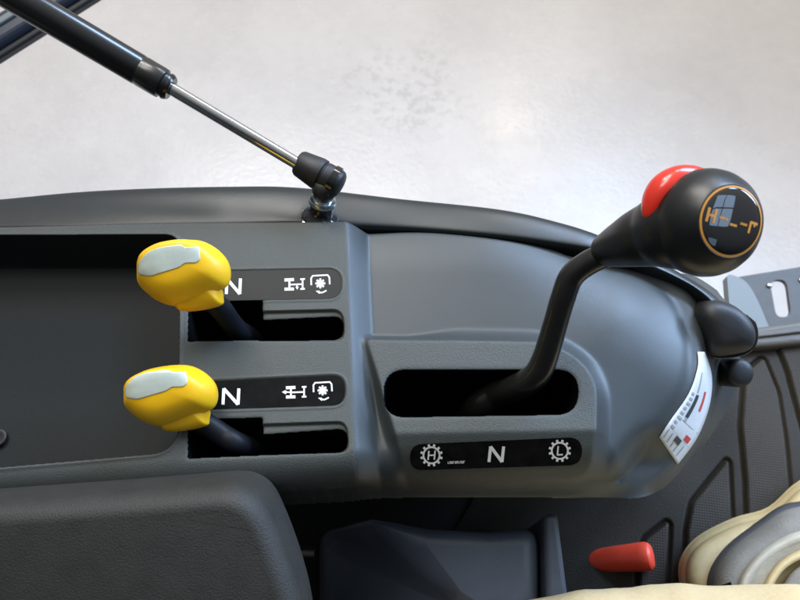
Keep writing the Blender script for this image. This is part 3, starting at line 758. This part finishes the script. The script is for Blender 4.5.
# unseen seat cushion and back, added to keep light off the console front
def soft_box(name, lo, hi, mt, parent, bev):
    x0, y0, z0 = lo; x1, y1, z1 = hi
    vs = [(x, y, z) for z in (z0, z1) for x, y in ((x0, y0), (x1, y0), (x1, y1), (x0, y1))]
    o = from_py(name, vs, [(0, 1, 2, 3), (4, 5, 6, 7), (0, 1, 5, 4), (1, 2, 6, 5), (2, 3, 7, 6), (3, 0, 4, 7)], M[mt], parent)
    md = o.modifiers.new('bevel', 'BEVEL'); md.width = bev; md.segments = 6; return o
soft_box('added_seat_cushion', (-.36, -.72, -.16), (.12, -.235, -.04), 'foam', ar, .035)
soft_box('added_seat_back', (-.50, -.72, -.10), (-.37, -.25, .55), 'foam', ar, .04)

# ------------------------------------------------------------ seat base under the console
sbt = thing('seat_base', at(450, 580, -.28), 'blue-grey moulded plastic seat base with sky sheen in its colour, beneath the gear plate, beside the red handle', 'seat base')
def quad_solid(tops, zt, zb, name, mt, parent, bev=.004, shrink=0.0):
    n = len(tops); T = [at(p[0], p[1], z) for p, z in zip(tops, zt)]
    Bt = [Vector((p.x, p.y, zb)) for p in T]
    o = from_py(name, T+Bt, [tuple(range(n)), tuple(range(n, 2*n))]+[(k, (k+1) % n, n+(k+1) % n, n+k) for k in range(n)], M[mt], parent, smooth=True, auto=30)
    md = o.modifiers.new('bevel', 'BEVEL'); md.width = bev; md.segments = 5; return o
# sloping upper face with a diagonal crease
P_ = [at(372, 517, -.118), at(430, 527, -.118), at(490, 530, -.118), at(541, 524, -.118), at(541, 640, -.135), at(500, 640, -.135), at(452, 600, -.133), at(415, 560, -.125)]
Q_ = [at(318, 530, -.20), at(318, 640, -.23)]
vs = P_+[Vector((p.x, p.y, -.279)) for p in P_]+Q_+[Vector((p.x, p.y, -.279)) for p in Q_]
fs = [tuple(range(8)), (0, 7, 16), (7, 6, 16), (6, 5, 17, 16), (16, 17, 19, 18), (0, 16, 18, 8), (5, 13, 19, 17), (4, 12, 13, 5)]+[(k, k+1, 9+k, 8+k) for k in range(4)]
o = from_py('side_shell', vs, fs, M['seatbase'], sbt, auto=30); md = o.modifiers.new('bevel', 'BEVEL'); md.width = .016; md.segments = 8; md.limit_method = 'ANGLE'; md.angle_limit = R(12)
quad_solid([(544, 514), (558, 513), (574, 640), (548, 640)], [-.112, -.112, -.13, -.13], -.279, 'end_panel', 'seatbase', sbt)

# ------------------------------------------------------------ floor mat
fm_ = thing('floor_mat', (0.3, 0, -.28), 'dark brown-grey rubber floor mat with grooves and cross-hatched pads, right of the console', 'floor mat')
MZ = -.28
cf = from_py('added_cab_floor', [(-.9, -1.1, -.285), (.9, -1.1, -.285), (.9, .0, -.285), (.45, .045, -.285), (-.9, .045, -.285)]+[(-.9, -1.1, -.32), (.9, -1.1, -.32), (.9, .0, -.32), (.45, .045, -.32), (-.9, .045, -.32)],
    [(0, 1, 2, 3, 4), (5, 6, 7, 8, 9)]+[(k, (k+1) % 5, 5+(k+1) % 5, 5+k) for k in range(5)], M['rubber'], smooth=False); tag(cf, kind='structure')  # floor plate added to stop light bouncing up from the ground
GM = Grid(0.0, 0.60, -.36, .16, .0012)
d = GM.sdf([tuple(p)[:2] for p in (at(560, 346, MZ), at(738, 347, MZ), at(1000, 327, MZ), at(1200, 800, MZ), at(300, 800, MZ))], .3)
PADS = [rnd(p, 4) for p in (
 [(774, 336), (860, 328), (900, 480), (818, 480), (802, 420), (788, 370)],
 [(745, 374), (763, 358), (777, 393), (784, 440), (790, 500), (790, 560), (750, 560), (747, 480), (741, 427)],
 [(728, 460), (692, 504), (687, 530), (684, 620), (732, 620), (731, 520)],
 [(668, 522), (645, 540), (640, 560), (638, 640), (664, 640)],
 [(806, 500), (840, 495), (880, 700), (806, 700)])]
Zm = np.full(GM.X.shape, MZ) + .0015*np.sin(GM.X*40)*np.cos(GM.Y*33)
dp = np.full(GM.X.shape, 1.0)
for p in PADS: dp = np.minimum(dp, GM.sdf(wp(p, MZ), .03))
Zm = Zm + .004*ssm(-dp, -.001, .0015)*.5 - .0045*np.exp(-((dp-.0025)/.0013)**2)
Zm += .010*ssm(d, -.012, -.002)*0
cm = (dp < -.001)[:-1, :-1]; okm = fm(d < 0)
GM.mesh('mat_base', Zm, okm & ~cm, M['mat'], fm_); GM.mesh('tread_pad', Zm, okm & cm, M['tread'], fm_)

# door sill bar past the mat edge
sl = thing('door_sill', at(800, 330, MZ), 'raised brown-grey sill along the far edge of the floor mat', 'door sill')
T = [(736, 329), (770, 325), (820, 317), (1000, 298), (1000, 326), (820, 342), (770, 346), (738, 348)]
quad_solid(T, [-.268]*8, -.32, 'sill_bar', 'sill', sl, bev=.005)
quad_solid([(740, 334.5), (820, 325), (1000, 306), (1000, 312), (820, 330), (741, 339)], [-.265]*6, -.27, 'sill_lip', 'sill', sl, bev=.0015)

# step plate with oblong holes
stp = thing('boarding_step', at(780, 300, -.42), 'grey metal boarding step with oblong holes beyond the sill', 'step')
from mathutils.geometry import tessellate_polygon
SZ = -.42
outer = [at(x, y, SZ) for x, y in ((738, 277), (800, 267), (900, 251), (1000, 236), (1000, 330), (742, 345))]
holes = []
for hx in (779.5, 812, 845, 878):
    s_ = (hx-779.5)*.17
    holes.append([at(x, y-s_, SZ) for x, y in rnd([(hx-10, 280, 9), (hx+7, 279, 9), (hx+12, 316, 8), (hx-3, 318, 8)], n=5)])
loops = [outer]+holes; tri = tessellate_polygon(loops); allp = [p for l in loops for p in l]; n = len(allp)
vs = allp+[p+Vector((0, 0, -.006)) for p in allp]; fs = [tuple(t_) for t_ in tri]+[tuple(n+i for i in t_) for t_ in tri]; s_ = 0
for l in loops:
    L_ = len(l); fs += [(s_+k, s_+(k+1) % L_, n+s_+(k+1) % L_, n+s_+k) for k in range(L_)]; s_ += L_
from_py('step_plate', vs, fs, M['step'], stp, smooth=False)
for hx in (769, 801, 834): # raised grip dimples
    c_ = at(hx, 284-(hx-779)*.17, SZ); v, f = lathe(c_, Vector((0, 0, 1)), [(-.001, .004), (.0015, .0035), (.0025, .002), (.0027, .0003)], 20); from_py('grip_dimple', v, f, M['zinc'], stp)

# ------------------------------------------------------------ red handle low beside the seat base
rh = thing('red_handle', dep(590, 560, .66), 'small tapered red lever grip low between the seat base and the mat', 'lever')
c0 = dep(589, 561, .655); c1 = dep(640, 557, .635)
mm_ = .645/F; L_ = (c1-c0).length
v, f = lathe(c0, c1-c0, [(-.001, 4*mm_), (0, 9.5*mm_), (.0015, 10.6*mm_), (L_*.5, 12.2*mm_), (L_, 13.6*mm_), (L_+.006, 13.8*mm_), (L_+.009, 12.6*mm_), (L_+.011, 10*mm_), (L_+.012, 4*mm_)], 40)
from_py('grip', v, f, M['red_grip'], rh, auto=28)
v, f = tube([dep(560, 575, .70), dep(575, 565, .67), c0+(c1-c0)*.1], [.0035, .0035, .0035], 16); from_py('shank', v, f, M['zinc'], rh)

# ------------------------------------------------------------ driver: khaki trousers and a shoe on the mat
per = thing('person', at(800, 620, MZ), 'seated person in khaki trousers with a grey and tan shoe on the mat', 'person')
v, f = tube([dep(470, 760, .50), dep(500, 722, .475), dep(580, 711, .463), (dep(690, 704, .456)), dep(800, 703, .45), dep(960, 700, .45), dep(1080, 740, .50), dep(1060, 760, .62), dep(920, 690, .69)],
            [.060, .070, .0725, .0735, .073, .068, .062, .055, .050], 64, 12, flat=.95)
# cloth folds
vv = []
for p in v:
    p = Vector(p); q = math.sin(p.x*95+p.y*60)*.0012+math.sin(p.x*37-p.y*120+1.0)*.0018+math.sin(p.x*210+p.z*90+math.sin(p.x*40)*2)*.0004-.0022*math.exp(-((p.x-.115-p.z*.4)/.007)**2)-.0018*math.exp(-((p.x-.235+p.z*.5)/.009)**2)
    vv.append(p+Vector((0, .6, .8))*q)
tr_ = from_py('trousers', vv, f, M['khaki'], per)
SO = closed([(679, 582), (681, 557), (698, 536), (733, 518), (768, 507), (800, 480), (850, 462), (920, 462), (955, 510), (950, 590), (890, 640), (800, 655), (730, 650), (690, 620)], 5)
zf = MZ+.004
def loft_z(levels, name, mt, parent):
    """levels: (outline px, z)"""
    vs, fs = [], []; m = len(levels[0][0])
    for ol, z in levels: vs += [at(x, y, z) for x, y in ol]
    for i in range(len(levels)-1):
        for k in range(m): fs.append((i*m+k, i*m+(k+1) % m, (i+1)*m+(k+1) % m, (i+1)*m+k))
    fs.append(tuple(range(m))); fs.append(tuple((len(levels)-1)*m+k for k in range(m)))
    return from_py(name, vs, fs, M[mt], parent)
def off(poly, k, dx=0, dy=0): 
    return [(x+dx, y+dy) for x, y in inset_sg(poly, k)]
def inset_sg(poly, k):
    c = np.mean(np.array(poly), 0); P = np.array(poly); n = len(P); out = []
    ar_ = 0.5*sum(P[i-1][0]*P[i][1]-P[i][0]*P[i-1][1] for i in range(n)); sg = 1 if ar_ > 0 else -1
    for i in range(n):
        e = P[(i+1) % n]-P[i-1]; e = e/max(np.linalg.norm(e), 1e-9); out.append(tuple(P[i]+sg*np.array([-e[1], e[0]])*k))
    return out
sh_ = thing('shoe', at(800, 600, MZ), '', ''); 
for k in ('label', 'category'):
    if k in sh_: del sh_[k]
sh_.parent = per; sh_.location = sh_.location-per.location
loft_z([(off(SO, 5), zf), (off(SO, 0), zf+.006), (off(SO, 0), zf+.010), (off(SO, 3.5), zf+.013), (off(SO, 4.2), zf+.016), (off(SO, 2.4), zf+.019), (off(SO, 3), zf+.026), (off(SO, 7.5), zf+.030), (off(SO, 8.2), zf+.032), (off(SO, 7.5), zf+.034), (off(SO, 14), zf+.044), (off(SO, 24), zf+.046)], 'sole', 'sole', sh_)
HS = closed([(708, 590), (712, 568), (729, 545), (760, 522), (783, 507), (812, 500), (850, 490), (900, 490), (925, 520), (920, 585), (870, 620), (800, 632), (740, 628), (715, 610)], 5)
loft_z([(off(HS, -2), zf+.040), (off(HS, -1), zf+.048), (off(HS, 1.5), zf+.056), (off(HS, 6), zf+.058)], 'heel_trim', 'dark_trim', sh_)
loft_z([(off(HS, 4), zf+.045), (off(HS, 4), zf+.058), (off(HS, 7), zf+.068), (off(HS, 13), zf+.078), (off(HS, 20), zf+.083), (off(HS, 24), zf+.084)], 'upper', 'suede', sh_)
HC = closed([(738, 596), (742, 576), (757, 556), (780, 540), (806, 531), (850, 528), (885, 545), (890, 580), (860, 605), (810, 618), (765, 618), (744, 610)], 5)
loft_z([(off(HC, -2), zf+.075), (off(HC, -1), zf+.086), (off(HC, 2), zf+.092), (off(HC, 6), zf+.094), (off(HC, 9), zf+.090)], 'collar_lining', 'pale', sh_)
HI = closed([(760, 598), (765, 580), (778, 562), (800, 549), (830, 544), (865, 556), (870, 580), (845, 600), (805, 610), (775, 610)], 5)
loft_z([(off(HI, 0), zf+.085), (off(HI, 1), zf+.100), (off(HI, 4), zf+.106), (off(HI, 9), zf+.106), (off(HI, 10), zf+.095)], 'ankle_padding', 'sole', sh_)
HJ = closed([(780, 598), (785, 580), (800, 565), (830, 558), (850, 570), (852, 585), (835, 598), (800, 606)], 5)
loft_z([(off(HJ, 0), zf+.090), (off(HJ, 2), zf+.108), (off(HJ, 5), zf+.112)], 'sock', 'suede', sh_)
